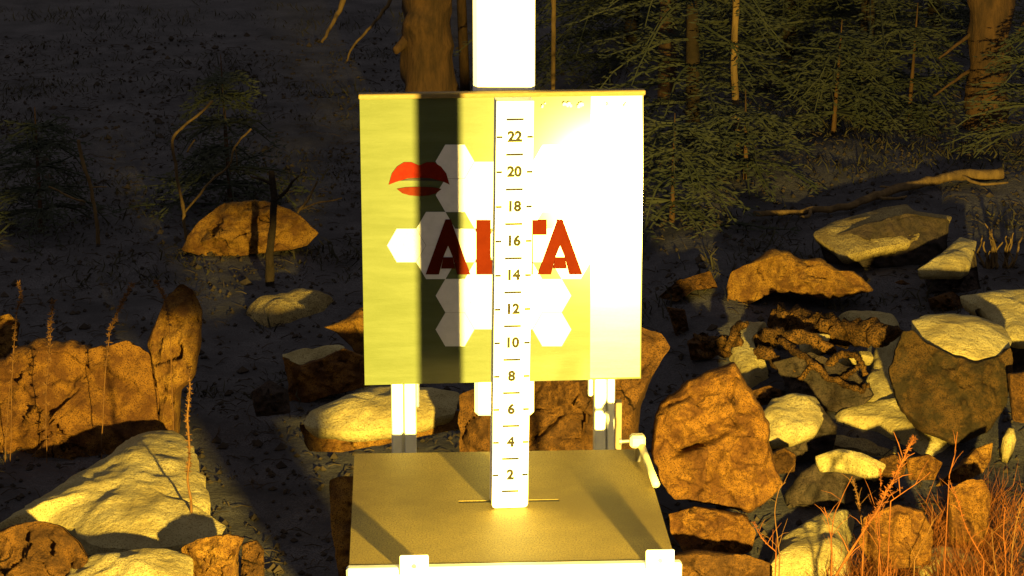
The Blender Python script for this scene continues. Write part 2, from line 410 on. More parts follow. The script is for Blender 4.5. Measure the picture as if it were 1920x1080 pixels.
printed('upper_lip', tri_ok([[LP[0], LP[1], LP[15]], [LP[1], LP[2], LP[15]], [LP[2], LP[3], LP[14], LP[15]], [LP[3], LP[4], LP[14]], [LP[4], LP[5], LP[13], LP[14]], [LP[5], LP[6], LP[12], LP[13]], [LP[6], LP[7], LP[12]], [LP[7], LP[8], LP[11], LP[12]], [LP[8], LP[9], LP[11]], [LP[9], LP[10], LP[11]]]), M['lip'], .0016)
printed('mouth', tri_ok([[(748, 339), (766, 335), (786, 334), (806, 335), (824, 339), (806, 338.5), (786, 338.5), (766, 338.5)]]), M['mouth'], .0018)
printed('lower_lip', tri_ok([[(744, 354), (760, 351), (786, 350), (812, 351), (828, 354), (818, 362), (804, 366), (786, 367.5), (768, 366), (754, 362)]]), M['lip2'], .0016)
rf = random.Random(3)
for k in range(26):               # frost grains under the trim
    px = rf.choice((1014, 1021, 1060, 1066, 1070, 1086, 1089, 1092, 1139, 1175)) + rf.uniform(-4, 4); py = 193 + rf.uniform(0, 6)
    u, v_ = buv(px, py); p = BF @ Vector((u, -.003, v_)); r = rf.uniform(.0012, .0034); b = MB()
    b.tube([p + Vector((0, 0, -r)), p + Vector((0, 0, -r * .5)), p + Vector((0, 0, r * .5)), p + Vector((0, 0, r))], [r * .4, r * .95, r * .9, r * .3], 6, True, .5, k)
    b.build('frost_grain', M['frost'], board, True)
# aluminium rails that carry the board
for xs, tabs in (((733, 752, 757, 779), (779, 786, 757)), ((1115, 1136, 1139, 1153), (1103, 1112, 743))):
    yb = BY + .024
    xa = [BFi @ at(px, 745, yb) for px in xs]
    b = MB(); R3 = BF.to_3x3(); zt = bt - .03; zb = .690 - BO.z
    def rib(x0, x1, y0, y1): b.bbox_(BF @ Vector(((x0 + x1) / 2, (y0 + y1) / 2, (zt + zb) / 2)), (x1 - x0, y1 - y0, zt - zb), .0015, R3)
    rib(xa[0].x, xa[1].x, .012, .040); rib(xa[2].x, xa[3].x, .012, .040); rib(xa[1].x - .001, xa[2].x + .001, .022, .036)
    rail = b.build('support_rail', M['alu'], board)
    t0 = BFi @ at(tabs[0], 740, yb); t1 = BFi @ at(tabs[1], tabs[2], yb)
    b = MB(); b.bbox_(BF @ Vector(((t0.x + t1.x) / 2, .020, (t1.z + .06) / 2)), (abs(t1.x - t0.x), .014, .06 - t1.z), .002, R3); b.build('bracket', M['alu'], rail)
for px in (1160,):
    p0 = at(px, 752, BY + .10); b = MB(); b.bbox_((p0.x, p0.y, (p0.z + GZ - .1) / 2), (.010, .02, p0.z - GZ + .1), .001); b.build('brace', M['wood'], board)

b = MB(); b.bbox_(BF @ Vector((0, .026, .676 - BO.z)), (.40, .028, .028), .002, BF.to_3x3()); b.build('rear_crossbar', M['alu'], board)
for sx in (-1, 1):
    b = MB(); b.bbox_(BF @ Vector((sx * .14, -.10, .676 - BO.z)), (.028, .22, .028), .002, BF.to_3x3()); b.build('carrier_arm', M['alu'], board)
# the tall white post behind the board
py_ = BY + .034
c = at(944, 450, py_); wv = (at(1002, 60, py_) - at(886, 60, py_)).x
zpb = at(944, 781, py_).z
b = MB(); b.bbox_((c.x, py_ + wv / 2, (2.6 + zpb) / 2), (wv, wv, 2.6 - zpb), .006, Matrix.Rotation(math.radians(1.5), 3, 'Z'))
tag(b.build('white_post', M['vinyl']), 'tall plain white square post rising behind the printed board', 'post')

# the floodlight whose beam lights the stake (outside the frame)
aim = (AIM - LAMP).normalized()
fx = thing('flood_lamp', (LAMP.x - aim.x * .1, LAMP.y - aim.y * .1, GZ), 'small black floodlight on a thin pole facing the stake', 'lamp')
rq = aim.to_track_quat('-Z', 'Y').to_matrix()
b = MB(); b.bbox_(LAMP - aim * .075, (.14, .10, .06), .006, rq); b.build('housing', M['black'], fx)
b = MB(); p = LAMP - aim * .10; b.tube([(p.x, p.y, GZ - .1), (p.x, p.y, p.z - .04)], .015, 10); b.build('pole', M['black'], fx)

# ------------------------------------------------------------------ rocks and snow
def resample(pts, n):
    P = [Vector(p) for p in pts]; L = [0]
    for i in range(len(P)): L.append(L[-1] + (P[(i + 1) % len(P)] - P[i]).length)
    out = []; j = 0
    for k in range(n):
        t = L[-1] * k / n
        while L[j + 1] < t: j += 1
        out.append(P[j].lerp(P[(j + 1) % len(P)], (t - L[j]) / max(L[j + 1] - L[j], 1e-9)))
    for _ in range(1):
        out = [(out[i - 1] + out[i] * 4 + out[(i + 1) % n]) / 6 for i in range(n)]
    return out

def rock_mesh(pts, y, thick, seed, back=None, jag=.03, planes=9, N=120, K=34, cracks=()):
    """a boulder: an uneven closed solid, its outline at distance y, swelling towards and away from the viewer"""
    rg = random.Random(seed); Z = (at(960, 540, y) - CAM).dot(FWD)
    cy = sum(p[1] for p in pts) / len(pts); cx = sum(p[0] for p in pts) / len(pts)
    Zc = (at(cx, cy, y) - CAM).dot(FWD)
    O = [Vector(((p[0] - 960) / F * Zc, (540 - p[1]) / F * Zc)) for p in pts]
    O = resample(O, N)
    s = sum(O[i].x * O[(i + 1) % N].y - O[(i + 1) % N].x * O[i].y for i in range(N))
    if s < 0: O = O[::-1]
    c = sum(O, Vector((0, 0))) / N; R = sum((o - c).length for o in O) / N
    T = thick if thick else R * .75
    Bk = back if back else T * 1.2
    off = Vector((seed * 3.7, seed * 1.3, seed * .7))
    pl = [(T * rg.uniform(.55, .95), Vector((math.cos(a), math.sin(a))) * rg.uniform(.15, .95) * T / R) for a in [rg.uniform(0, 6.28) for _ in range(planes)]]
    CR = [(Vector(((a[0] - 960) / F * Zc, (540 - a[1]) / F * Zc)), Vector(((c2[0] - 960) / F * Zc, (540 - c2[1]) / F * Zc)), w2, d2) for a, c2, w2, d2 in cracks]
    b = MB()
    def pt(k, i, side):
        r = math.sin(math.pi / 2 * (1 - k / K)) if k < K else 0
        q = c + (O[i] - c) * r
        nn = noise.noise(Vector((q.x, q.y, side)) * (2.2 / R) + off)
        n2 = noise.noise(Vector((q.x, q.y, side)) * (9 / R) + off)
        dome = max(0, 1 - r ** 2.6) ** (1 / 2.2)
        if side < 0:
            h = T * dome
            for d, sl in pl: h = min(h, d + sl.dot(q - c))
            h = max(h, -.3 * T) if r < 1 else 0
        else: h = Bk * dome
        e = 1 - r ** 6
        n3 = noise.noise(Vector((q.x, q.y, side)) * 70 + off); n4 = abs(noise.noise(Vector((q.x * .6 + q.y, q.y - q.x * .3, side)) * (5 / R) + off))
        vp = Vector((q.x, q.y, side * .3 * R)) * (2.4 / R) + off; c0 = noise.voronoi(vp)[1][0]; tv = noise.noise_vector(c0 * 5.37); rel = vp - c0
        vp2 = vp * 2.7; c2 = noise.voronoi(vp2)[1][0]; t2 = noise.noise_vector(c2 * 3.91); rel2 = vp2 - c2
        h += e * (nn * .16 * T + n2 * .05 * T + n3 * .004 - n4 * .10 * T + T * .75 * (tv.x * rel.x + tv.y * rel.y + tv.z * .35) + T * .20 * (t2.x * rel2.x + t2.y * rel2.y + t2.z * .3))
        if side < 0:
            for (p0, p1, w_, dp) in CR:
                d_ = p1 - p0; u_ = max(0, min(1, (q - p0).dot(d_) / d_.length_squared)); ds = (q - p0 - d_ * u_).length + .003 * noise.noise(Vector((q.x, q.y, 0)) * 60)
                h -= dp * math.exp(-(ds / w_) ** 2) * math.sin(math.pi * (.15 + .7 * u_))
        rad = (O[i] - c).normalized() if (O[i] - c).length else Vector((0, 0))
        jj = jag * R * (noise.noise(Vector((O[i].x, O[i].y, 0)) * (6 / R) + off) + .5 * noise.noise(Vector((O[i].x, O[i].y, 0)) * (17 / R) + off)) * r
        q = q + rad * jj
        w_ = CAM + RT * q.x + UP * q.y + FWD * (Zc + side * h)
        return w_
    # front rings, then back rings sharing the outline ring
    for k in range(K): b.v += [tuple(pt(k, i, -1)) for i in range(N)]
    b.v.append(tuple(pt(K, 0, -1))); fc = len(b.v) - 1
    bs = len(b.v)
    K2 = 7
    for k in range(1, K2):
        kk = k * K / K2
        b.v += [tuple(pt(kk, i, 1)) for i in range(N)]
    b.v.append(tuple(pt(K, 0, 1))); bc = len(b.v) - 1
    for k in range(K - 1):
        for i in range(N):
            j = (i + 1) % N; b.f.append((k * N + i, k * N + j, (k + 1) * N + j, (k + 1) * N + i))
    for i in range(N): b.f.append(((K - 1) * N + i, (K - 1) * N + (i + 1) % N, fc))
    prev = 0
    for k in range(1, K2):
        cur = bs + (k - 1) * N
        for i in range(N):
            j = (i + 1) % N; b.f.append((prev + j, prev + i, cur + i, cur + j))
        prev = cur
    for i in range(N): b.f.append((prev + (i + 1) % N, prev + i, bc))
    return b

def snow_mesh(pts, z, seed, tilt=0.0, dome=.02, thick=.05, N=80, K=12, lump=.012, roll=0.0):
    """a pad of snow on a sloping plane: its outline on the plane through height z, domed top, thickness below"""
    n = Vector((math.sin(math.radians(roll)), -math.sin(math.radians(tilt)), math.cos(math.radians(tilt)))).normalized()
    cx = sum(p[0] for p in pts) / len(pts); cy = sum(p[1] for p in pts) / len(pts)
    p0 = on_z(cx, cy, z)
    O = [on_plane(px, py, p0, n) for px, py in pts]; O = resample(O, N)
    c = sum(O, Vector()) / N; R = sum((o - c).length for o in O) / N
    s = sum((O[i] - c).cross(O[(i + 1) % N] - c).z for i in range(N))
    if s < 0: O = O[::-1]
    off = Vector((seed * 2.1, seed * .9, seed * 3.3)); b = MB()
    for k in range(K):
        r = math.sin(math.pi / 2 * (1 - k / K))
        for i in range(N):
            q = c + (O[i] - c) * (r * (1 + .05 * noise.noise(O[i] * 22 + off) * r + .03 * noise.noise(O[i] * 60 + off) * r))
            h = dome * (1 - r ** 3) + (1 - r ** 5) * (lump * noise.noise(q * 14 + off) + lump * .5 * noise.noise(q * 38 + off))
            b.v.append(tuple(q + n * h))
    b.v.append(tuple(c + n * (dome + lump * noise.noise(c * 14 + off)))); top = len(b.v) - 1
    m0 = len(b.v); b.v += [tuple(Vector(b.v[i]) * 1 + (c - Vector(b.v[i])) * .03 - n * thick * .5 + Vector((0, 0, 0))) for i in range(N)]
    m1 = len(b.v); b.v += [tuple(Vector(b.v[i]) + (c - Vector(b.v[i])) * .10 - n * thick) for i in range(N)]
    b.v.append(tuple(c - n * thick)); bc = len(b.v) - 1
    for k in range(K - 1):
        for i in range(N):
            j = (i + 1) % N; b.f.append((k * N + i, k * N + j, (k + 1) * N + j, (k + 1) * N + i))
    for i in range(N):
        j = (i + 1) % N
        b.f.append(((K - 1) * N + i, (K - 1) * N + j, top)); b.f.append((m0 + i, m0 + j, j, i)); b.f.append((m1 + i, m1 + j, m0 + j, m0 + i)); b.f.append((m1 + j, m1 + i, bc))
    return b

def drift_mesh(pts, h, seed, N=110, K=14, lump=.012):
    """snow lying on the ground: follows the terrain, thins out to nothing at its edge"""
    O = resample([on_ground(px, py) for px, py in pts], N); c = sum(O, Vector()) / N
    if sum((O[i] - c).cross(O[(i + 1) % N] - c).z for i in range(N)) < 0: O = O[::-1]
    off = Vector((seed * 2.1, seed * .9, seed * 3.3)); b = MB()
    for k in range(K + 1):
        r = math.sin(math.pi / 2 * (1 - k / K))
        for i in range(N):
            q = c + (O[i] - c) * (r * (1 + (.07 * noise.noise(O[i] * 20 + off) + .04 * noise.noise(O[i] * 55 + off)) * r))
            q.z = gz(q.x, q.y) - .012 + (h + .012) * (1 - r ** 4) ** .6 + (1 - r ** 5) * lump * (noise.noise(q * 12 + off) + .5 * noise.noise(q * 36 + off))
            b.v.append(tuple(q))
            if k == K: break
    for k in range(K - 1):
        for i in range(N):
            j = (i + 1) % N; b.f.append((k * N + i, k * N + j, (k + 1) * N + j, (k + 1) * N + i))
    for i in range(N): b.f.append(((K - 1) * N + i, (K - 1) * N + (i + 1) % N, K * N))
    return b
def drift(label, pts, h, seed, m='snow', **kw): return tag(drift_mesh(pts, h, seed, **kw).build('snow_patch', M[m], None, True), label, 'snow')
def gy(pts, lift=0.0):            # distance at which the lowest outline point meets the forest floor
    return ground_y(max(p[1] for p in pts), GZ + lift)
def rock(label, pts, m='rock', thick=None, seed=1, y=None, lift=0.0, snow=(), name='boulder', cat='rock', **kw):
    yy = y if y else gy(pts, lift)
    r = rock_mesh(pts, yy, thick, seed, **kw)
    o = r.build(name, M[m], None, True); tag(o, label, cat)
    return o, yy
def cap(parent, pts, z, seed, m='snow', name='snow_cap', **kw):
    o = snow_mesh(pts, z, seed, **kw).build(name, M[m], parent, True); return o
def snow(label, pts, z, seed, m='snow', **kw):
    o = snow_mesh(pts, z, seed, **kw).build('snow_patch', M[m], None, True); return tag(o, label, 'snow')
def zat(px, py, y): return at(px, py, y).z

# --- left side
rock('broad rough orange rock face standing behind the big snow mound', [(-60, 690), (20, 668), (60, 642), (110, 640), (150, 645), (230, 640), (272, 655), (285, 690), (298, 750), (306, 800), (290, 850), (200, 900), (60, 960), (-60, 990)], 'rock', .10, 11, y=5.12, back=.25, planes=5, jag=.07, N=180, K=50)
rock('upright narrow pointed orange rock leaning beside the broad rock face', [(276, 640), (296, 595), (312, 560), (338, 532), (362, 543), (378, 580), (376, 640), (366, 700), (352, 720), (336, 735), (330, 800), (330, 850), (300, 850), (302, 770), (290, 705)], 'rock2', .07, 12, y=5.18, back=.10, planes=5)
rock('small yellowish rock at the end of the broad rock face', [(-40, 605), (15, 588), (36, 606), (32, 636), (12, 672), (-10, 700), (-40, 740)], 'rock2', .05, 13, y=5.35)
m1 = [(-20, 995), (60, 942), (140, 892), (205, 852), (258, 812), (300, 806), (335, 812), (362, 835), (376, 880), (392, 930), (388, 955), (350, 968), (425, 985), (400, 1015), (300, 1028), (190, 1030), (160, 1020), (140, 992), (90, 974), (30, 985)]
snow('large sloping snow mound below the broad orange rock face', m1, .285, 21, tilt=4, dome=.035, thick=.16, lump=.011, N=140, K=26)
snow('low snow ledge running along the foot of the big mound', [(150, 1045), (230, 1035), (330, 1030), (360, 1045), (360, 1100), (100, 1110)], .30, 22, m='snow', tilt=6, dome=.02, thick=.12)
rock('rounded dark brown rock capped by the edge of the snow mound', [(-30, 1010), (20, 985), (70, 976), (115, 988), (150, 1018), (166, 1050), (150, 1110), (-30, 1120)], 'rock3', .07, 14, y=4.22)
rock('orange block of rock with snowy top below the snow mound', [(338, 1028), (380, 1008), (430, 1000), (458, 1008), (446, 1040), (448, 1110), (352, 1110), (345, 1050)], 'rock2', .05, 15, y=4.26)
rock('small brown rock beside the snowy-topped orange block', [(455, 1018), (480, 1012), (494, 1030), (496, 1110), (450, 1110)], 'rock3', .04, 16, y=4.32)
o, yy = rock('blocky tan rock with snow on it half hidden by the deck edge', [(617, 900), (640, 893), (720, 895), (740, 1000), (740, 1110), (640, 1110), (622, 1000)], 'rock2', .04, 17, y=4.18)
# --- behind the board on its lip-printed side
drift('thin ragged snow streak on the dark ground beside the printed board', [(458, 588), (500, 576), (560, 564), (602, 555), (626, 566), (604, 588), (560, 598), (545, 607), (500, 616), (478, 606)], .045, 23, m='snow2')
rock('tan rock half hidden behind the printed board above the wedge of snow', [(604, 613), (640, 602), (680, 574), (740, 560), (800, 580), (800, 700), (690, 690), (655, 648), (630, 622)], 'rock2', .05, 18, y=on_ground(700, 680).y)
o, yy = rock('squared brown rock with a wedge of snow on its top', [(530, 668), (545, 690), (600, 672), (645, 652), (690, 672), (720, 690), (700, 722), (620, 742), (560, 762), (538, 764), (540, 720)], 'rock', .05, 19, y=5.45)
cap(o, [(528, 664), (560, 660), (592, 662), (632, 646), (646, 652), (600, 678), (546, 699)], zat(580, 690, 5.45) + .01, 31, tilt=14, dome=.012, thick=.03)
o, yy = rock('low brown rock under a thick snow cushion beside the board rails', [(560, 796), (640, 800), (745, 790), (860, 770), (880, 800), (745, 828), (640, 848), (578, 846)], 'rock2', .06, 20, y=4.86)
cap(o, [(562, 794), (590, 765), (640, 745), (700, 728), (760, 722), (862, 735), (855, 775), (745, 802), (650, 810), (605, 802), (575, 803)], zat(700, 780, 4.86) + .01, 32, tilt=9, dome=.025, thick=.03)
rock('large cracked brown rock behind the deck seen between post and rail', [(860, 740), (980, 690), (1100, 660), (1190, 610), (1240, 625), (1256, 652), (1222, 705), (1200, 770), (1192, 860), (1180, 900), (860, 900)], 'rock3', .14, 24, y=4.60, back=.3, K=60, N=200, cracks=(((1000, 822), (1055, 772), .004, .03),))
# --- upper left
rock('pale orange mound-shaped rock crossed by a thin dark trunk', [(342, 470), (352, 440), (385, 405), (420, 380), (500, 375), (560, 400), (598, 438), (575, 462), (540, 470), (440, 482), (380, 480)], 'rock2', .10, 25, y=on_ground(470, 478).y + .02)
# --- right side
rock('humped orange rock with an undercut base in front of the fallen branch', [(1364, 535), (1370, 510), (1410, 490), (1448, 465), (1480, 472), (1500, 487), (1535, 482), (1572, 506), (1602, 508), (1640, 545), (1602, 553), (1542, 564), (1500, 552), (1420, 545), (1414, 566), (1390, 577), (1364, 566)], 'rock2', .08, 26, y=on_ground(1500, 562).y - .05, planes=6)
o, yy = rock('flat dark rock under the fallen branch with a long pale snow crust on top', [(1535, 452), (1620, 420), (1700, 400), (1780, 412), (1775, 470), (1700, 505), (1600, 512), (1550, 490)], 'rockd', .06, 27, y=on_ground(1650, 500).y)
cap(o, [(1520, 440), (1560, 416), (1640, 394), (1702, 380), (1720, 398), (1792, 405), (1762, 430), (1702, 455), (1640, 466), (1580, 482), (1560, 466)], zat(1650, 440, yy), 127, m='snow2', tilt=8, dome=.015, thick=.03)
o, yy = rock('dark rock with a triangular snow patch beside the leaning grey twigs', [(1735, 505), (1790, 470), (1828, 470), (1838, 545), (1740, 552)], 'rockd', .06, 133, y=on_ground(1790, 540).y)
cap(o, [(1720, 506), (1760, 480), (1800, 444), (1832, 452), (1820, 495), (1802, 506)], zat(1790, 480, yy), 33, tilt=8, dome=.015, thick=.03)
o, yy = rock('dark rock covered by a snow bank behind the rounded mottled boulder', [(1830, 580), (1880, 565), (1970, 555), (1970, 720), (1890, 720), (1850, 650)], 'rockd', .08, 134, y=on_ground(1900, 690).y)
cap(o, [(1798, 556), (1850, 548), (1960, 540), (1960, 640), (1895, 634), (1862, 602), (1840, 580)], zat(1880, 585, yy), 34, tilt=8, dome=.02, thick=.03)
rock('big cracked orange boulder standing right beside the deck lever', [(1222, 800), (1236, 755), (1288, 716), (1340, 690), (1376, 678), (1402, 720), (1440, 790), (1447, 840), (1456, 880), (1468, 908), (1440, 940), (1402, 962), (1340, 945), (1262, 935), (1240, 905), (1224, 860)], 'rock', .10, 28, y=4.52, planes=7, K=60, N=200, cracks=(((1262, 852), (1305, 832), .0045, .03), ((1305, 832), (1358, 808), .005, .035), ((1232, 765), (1285, 742), .003, .02), ((1285, 742), (1335, 735), .003, .015), ((1440, 800), (1448, 860), .005, .02)))
rock('small brown rock wedged under the big cracked boulder', [(1255, 965), (1300, 950), (1345, 955), (1400, 965), (1418, 1000), (1408, 1035), (1350, 1048), (1285, 1040), (1258, 1000)], 'rock', .06, 29, y=4.38)
rock('mossy brown rock filling the corner below the deck edge', [(1240, 1045), (1300, 1030), (1400, 1040), (1450, 1060), (1450, 1130), (1240, 1130)], 'rock3', .06, 30, y=4.2)
o, yy = rock('rounded rock under an oval white snow cap beside the big boulder', [(1420, 790), (1445, 760), (1490, 748), (1540, 760), (1570, 800), (1560, 850), (1500, 870), (1430, 860)], 'rockd', .07, 35, y=4.95)
cap(o, [(1420, 785), (1448, 748), (1490, 737), (1530, 744), (1548, 775), (1532, 806), (1490, 822), (1445, 829), (1428, 815)], zat(1485, 790, 4.90), 36, tilt=14, dome=.02, thick=.025)
drift('notched snow patch between the big boulder and the rotten log', [(1392, 605), (1440, 608), (1425, 640), (1412, 662), (1432, 690), (1444, 712), (1400, 732), (1384, 712), (1364, 675)], .035, 37)
drift('snow ledge draped along the upper side of the rotten log', [(1562, 604), (1620, 598), (1682, 605), (1692, 626), (1676, 660), (1640, 655), (1650, 628), (1600, 618)], .035, 38)
drift('upright strip of snow running between rotten log and rounded boulder', [(1648, 640), (1690, 622), (1682, 670), (1676, 735), (1690, 766), (1640, 790), (1600, 780), (1610, 752), (1628, 720), (1636, 668)], .04, 58)
drift('wedge of snow tapering away at the foot of the rounded mottled boulder', [(1560, 780), (1610, 764), (1690, 762), (1742, 792), (1790, 815), (1774, 850), (1740, 866), (1702, 842), (1640, 812), (1562, 794)], .035, 59)
o, yy = rock('dark hollow rock with a thin snow rim under the reddish stalk', [(1470, 930), (1500, 885), (1540, 862), (1600, 858), (1660, 880), (1690, 930), (1680, 1010), (1600, 1030), (1480, 1020)], 'rockd', .06, 39, y=4.75)
cap(o, [(1530, 856), (1560, 847), (1620, 854), (1664, 872), (1650, 884), (1600, 868), (1560, 862), (1534, 864)], zat(1600, 865, 4.75) + .01, 40, tilt=16, dome=.01, thick=.03)
drift('low dirty snow patch among the dry stalks', [(1420, 1110), (1450, 1045), (1500, 1005), (1552, 978), (1605, 982), (1592, 1020), (1600, 1110)], .06, 41)
drift('scrap of snow lying under the dry grass', [(1700, 1062), (1760, 1040), (1830, 1045), (1850, 1070), (1780, 1085), (1720, 1085)], .03, 141, N=60, K=9)
drift('trampled snow apron between the boulder and the hollow rock', [(1440, 830), (1500, 838), (1560, 820), (1640, 830), (1690, 850), (1660, 862), (1560, 846), (1500, 870), (1455, 872)], .02, 142, m='snow2')
rock('slanting yellow-brown rock above the dry grass', [(1755, 912), (1800, 872), (1830, 842), (1862, 830), (1858, 862), (1842, 885), (1802, 905)], 'rock2', .04, 42, y=4.72)
rock('squarish orange rock rising out of the dry grass', [(1778, 920), (1812, 900), (1845, 900), (1857, 930), (1852, 1000), (1830, 1040), (1780, 1030)], 'rock', .05, 43, y=4.5)
rock('low orange rock under the dry grass', [(1620, 970), (1680, 945), (1730, 955), (1750, 1000), (1745, 1060), (1640, 1070), (1610, 1020)], 'rock', .06, 44, y=4.36)
snow('small round lump of snow beside the rounded mottled boulder', [(1880, 822), (1890, 802), (1902, 804), (1906, 825), (1896, 840), (1884, 836)], .30, 45, tilt=30, dome=.015, thick=.06, N=40)
rock('angular tan rock behind the upper corner of the dark crevice', [(1234, 558), (1270, 526), (1332, 508), (1346, 540), (1302, 544), (1268, 566)], 'rock3', .05, 46, y=on_ground(1290, 560).y)
rock('small tan splinter of rock under the angular tan rock', [(1250, 575), (1284, 580), (1292, 622), (1282, 634), (1266, 628)], 'rock3', .03, 47, y=on_ground(1270, 628).y)
rock('brown rock in the shade under the rotten log', [(1450, 680), (1520, 660), (1600, 690), (1640, 740), (1600, 780), (1500, 760)], 'rockd', .06, 48, y=5.2)
rock('dark broken rock beyond the rounded mottled boulder', [(1890, 700), (1960, 690), (1960, 800), (1900, 790)], 'rock3', .05, 49, y=4.9)
snow('faint strip of snow just past the bare grey twigs', [(1890, 428), (1940, 405), (1960, 470), (1905, 470)], .28, 50, m='snow2', tilt=10, dome=.01, thick=.06, N=40)

# ------------------------------------------------------------------ round boulder, rotten log, branches
o, yy = rock('dark rounded mottled boulder with an oval snow cap on its top', [(1694, 622), (1712, 618), (1734, 642), (1784, 666), (1832, 676), (1874, 668), (1896, 650), (1900, 700), (1884, 760), (1850, 812), (1790, 836), (1720, 806), (1682, 756), (1668, 695)], 'rockm', .07, 161, y=5.0, back=.16, planes=4, K=44, N=150)
cap(o, [(1710, 602), (1735, 590), (1780, 587), (1832, 594), (1880, 611), (1900, 640), (1876, 666), (1832, 673), (1784, 662), (1732, 638)], zat(1800, 668, 4.99) + .012, 61, tilt=10, dome=.018, thick=.05, roll=4, lump=.006)

def curve_pts(pxs, ys, sub=5, seed=0, amp=.004):
    P = [at(px, py, y) for (px, py), y in zip(pxs, ys)]; out = []
    for i in range(len(P) - 1):
        p0 = P[max(i - 1, 0)]; p1 = P[i]; p2 = P[i + 1]; p3 = P[min(i + 2, len(P) - 1)]
        for k in range(sub):
            t = k / sub
            q = .5 * ((2 * p1) + (p2 - p0) * t + (2 * p0 - 5 * p1 + 4 * p2 - p3) * t * t + (3 * p1 - p0 - 3 * p2 + p3) * t ** 3)
            out.append(q + Vector(noise.noise_vector(q * 30 + Vector((seed, 0, 0)))) * amp)
    out.append(P[-1]); return out
def stick(pxs, ys, r0, r1, seed=0, n=7, wob=.25, amp=.004, sub=5, b=None):
    pts = curve_pts(pxs, ys, sub, seed, amp); b = b or MB(); L = len(pts) - 1
    b.tube(pts, [r0 + (r1 - r0) * i / L for i in range(L + 1)], n, True, wob, seed); return b

lg = thing('rotten_log', on_z(1560, 700), 'crumbling orange-brown rotten log with curled bark and snow in its hollows', 'log')
stick([(1452, 602), (1500, 606), (1560, 618), (1620, 622), (1668, 634)], [5.55, 5.5, 5.42, 5.36, 5.3], .034, .026, 1, 16, .7, .008, 8).build('trunk', M['rot'], lg, True)
for k, (pts, ys, r0, r1) in enumerate((
    ([(1420, 640), (1460, 632), (1520, 640), (1560, 660)], [5.4, 5.35, 5.3, 5.3], .022, .012),
    ([(1465, 645), (1510, 665), (1545, 700), (1600, 725), (1630, 722)], [5.3, 5.2, 5.15, 5.12, 5.15], .009, .005),
    ([(1430, 660), (1470, 690), (1520, 700)], [5.3, 5.25, 5.2], .016, .007),
    ([(1560, 705), (1552, 690), (1566, 672), (1590, 668), (1612, 676), (1622, 700)], [5.2, 5.2, 5.2, 5.22, 5.22, 5.2], .010, .006),
    ([(1580, 712), (1592, 694), (1606, 686)], [5.16, 5.16, 5.18], .008, .004),
    ([(1480, 640), (1520, 620), (1556, 600)], [5.34, 5.4, 5.5], .010, .006),
    ([(1500, 710), (1520, 692), (1560, 690)], [5.2, 5.18, 5.2], .006, .004),
    ([(1536, 640), (1548, 612), (1542, 588)], [5.42, 5.44, 5.46], .020, .004))):
    stick(pts, ys, r0, r1, 20 + k, 12, .7, .012, 12).build('bark_curl', M['rot'], lg, True)
for k, (pts, z, ti) in enumerate((([(1498, 640), (1530, 636), (1548, 648), (1520, 668), (1502, 662)], .36, 20), ([(1510, 622), (1545, 630), (1558, 628), (1552, 642), (1518, 634)], .40, 20),
                                  ([(1550, 676), (1580, 662), (1632, 658), (1640, 672), (1590, 674), (1562, 690)], .35, 18), ([(1582, 706), (1600, 690), (1612, 690), (1600, 712)], .33, 24), ([(1442, 632), (1462, 624), (1460, 640), (1446, 644)], .37, 20))):
    cap(lg, pts, z, 70 + k, tilt=ti, dome=.008, thick=.02, N=40, K=7, lump=.005, name='snow_pocket')
wd = thing('root_clump', on_z(1350, 665), 'tangle of broken orange roots beside the notched snow patch', 'root')
rw = random.Random(8)
for k in range(9):
    a = (rw.uniform(1335, 1385), rw.uniform(600, 660)); bb = (a[0] + rw.uniform(-30, 35), a[1] + rw.uniform(-25, 25)); c_ = (bb[0] + rw.uniform(-20, 20), bb[1] + rw.uniform(-20, 20))
    stick([a, bb, c_], [5.35, 5.3, 5.33], .012, .004, 40 + k, 8, .5, .006).build('root', M['rot'], wd, True)

fb = thing('fallen_branch', on_z(1600, 420), 'long thin fallen branch lying above the pale rock slab', 'branch')
def gyy(l): return [on_ground(px, py + 10).y - .03 for px, py in l]
FBP = [(1415, 402), (1500, 396), (1590, 386), (1640, 368), (1720, 345), (1800, 330), (1880, 325)]
stick(FBP, gyy(FBP), .008, .016, 3, 8, .4, .006).build('stem', M['barkp'], fb, True)
for k, (pts, ys) in enumerate((([(1520, 393), (1516, 405), (1500, 408)], [6.9, 6.85, 6.85]), ([(1640, 368), (1670, 372), (1700, 368)], [6.95, 6.9, 6.9]), ([(1720, 345), (1690, 352), (1650, 350)], [7, 6.95, 6.95]), ([(1800, 330), (1840, 345), (1890, 342)], [7.05, 7, 7]))):
    stick(pts, gyy(pts), .006, .003, 50 + k, 6, .3, .004).build('twig', M['barkp'], fb, True)

tw = thing('twig_cluster', on_ground(1860, 505), 'cluster of bare grey twigs standing beside the triangular snow patch', 'twigs')
rw = random.Random(18); ytw = on_ground(1860, 505).y
for k in range(16):
    a = (1862 + rw.uniform(-22, 40), 508 + rw.uniform(-8, 8)); bb = (a[0] + rw.uniform(-16, 22), a[1] - rw.uniform(25, 50)); c_ = (bb[0] + rw.uniform(-22, 22), bb[1] - rw.uniform(15, 45))
    stick([c_, bb, a], [ytw + rw.uniform(-.1, .1), ytw, ytw], .0016, .004, 60 + k, 6, .4, .008).build('twig', M['barkp'], tw, True)
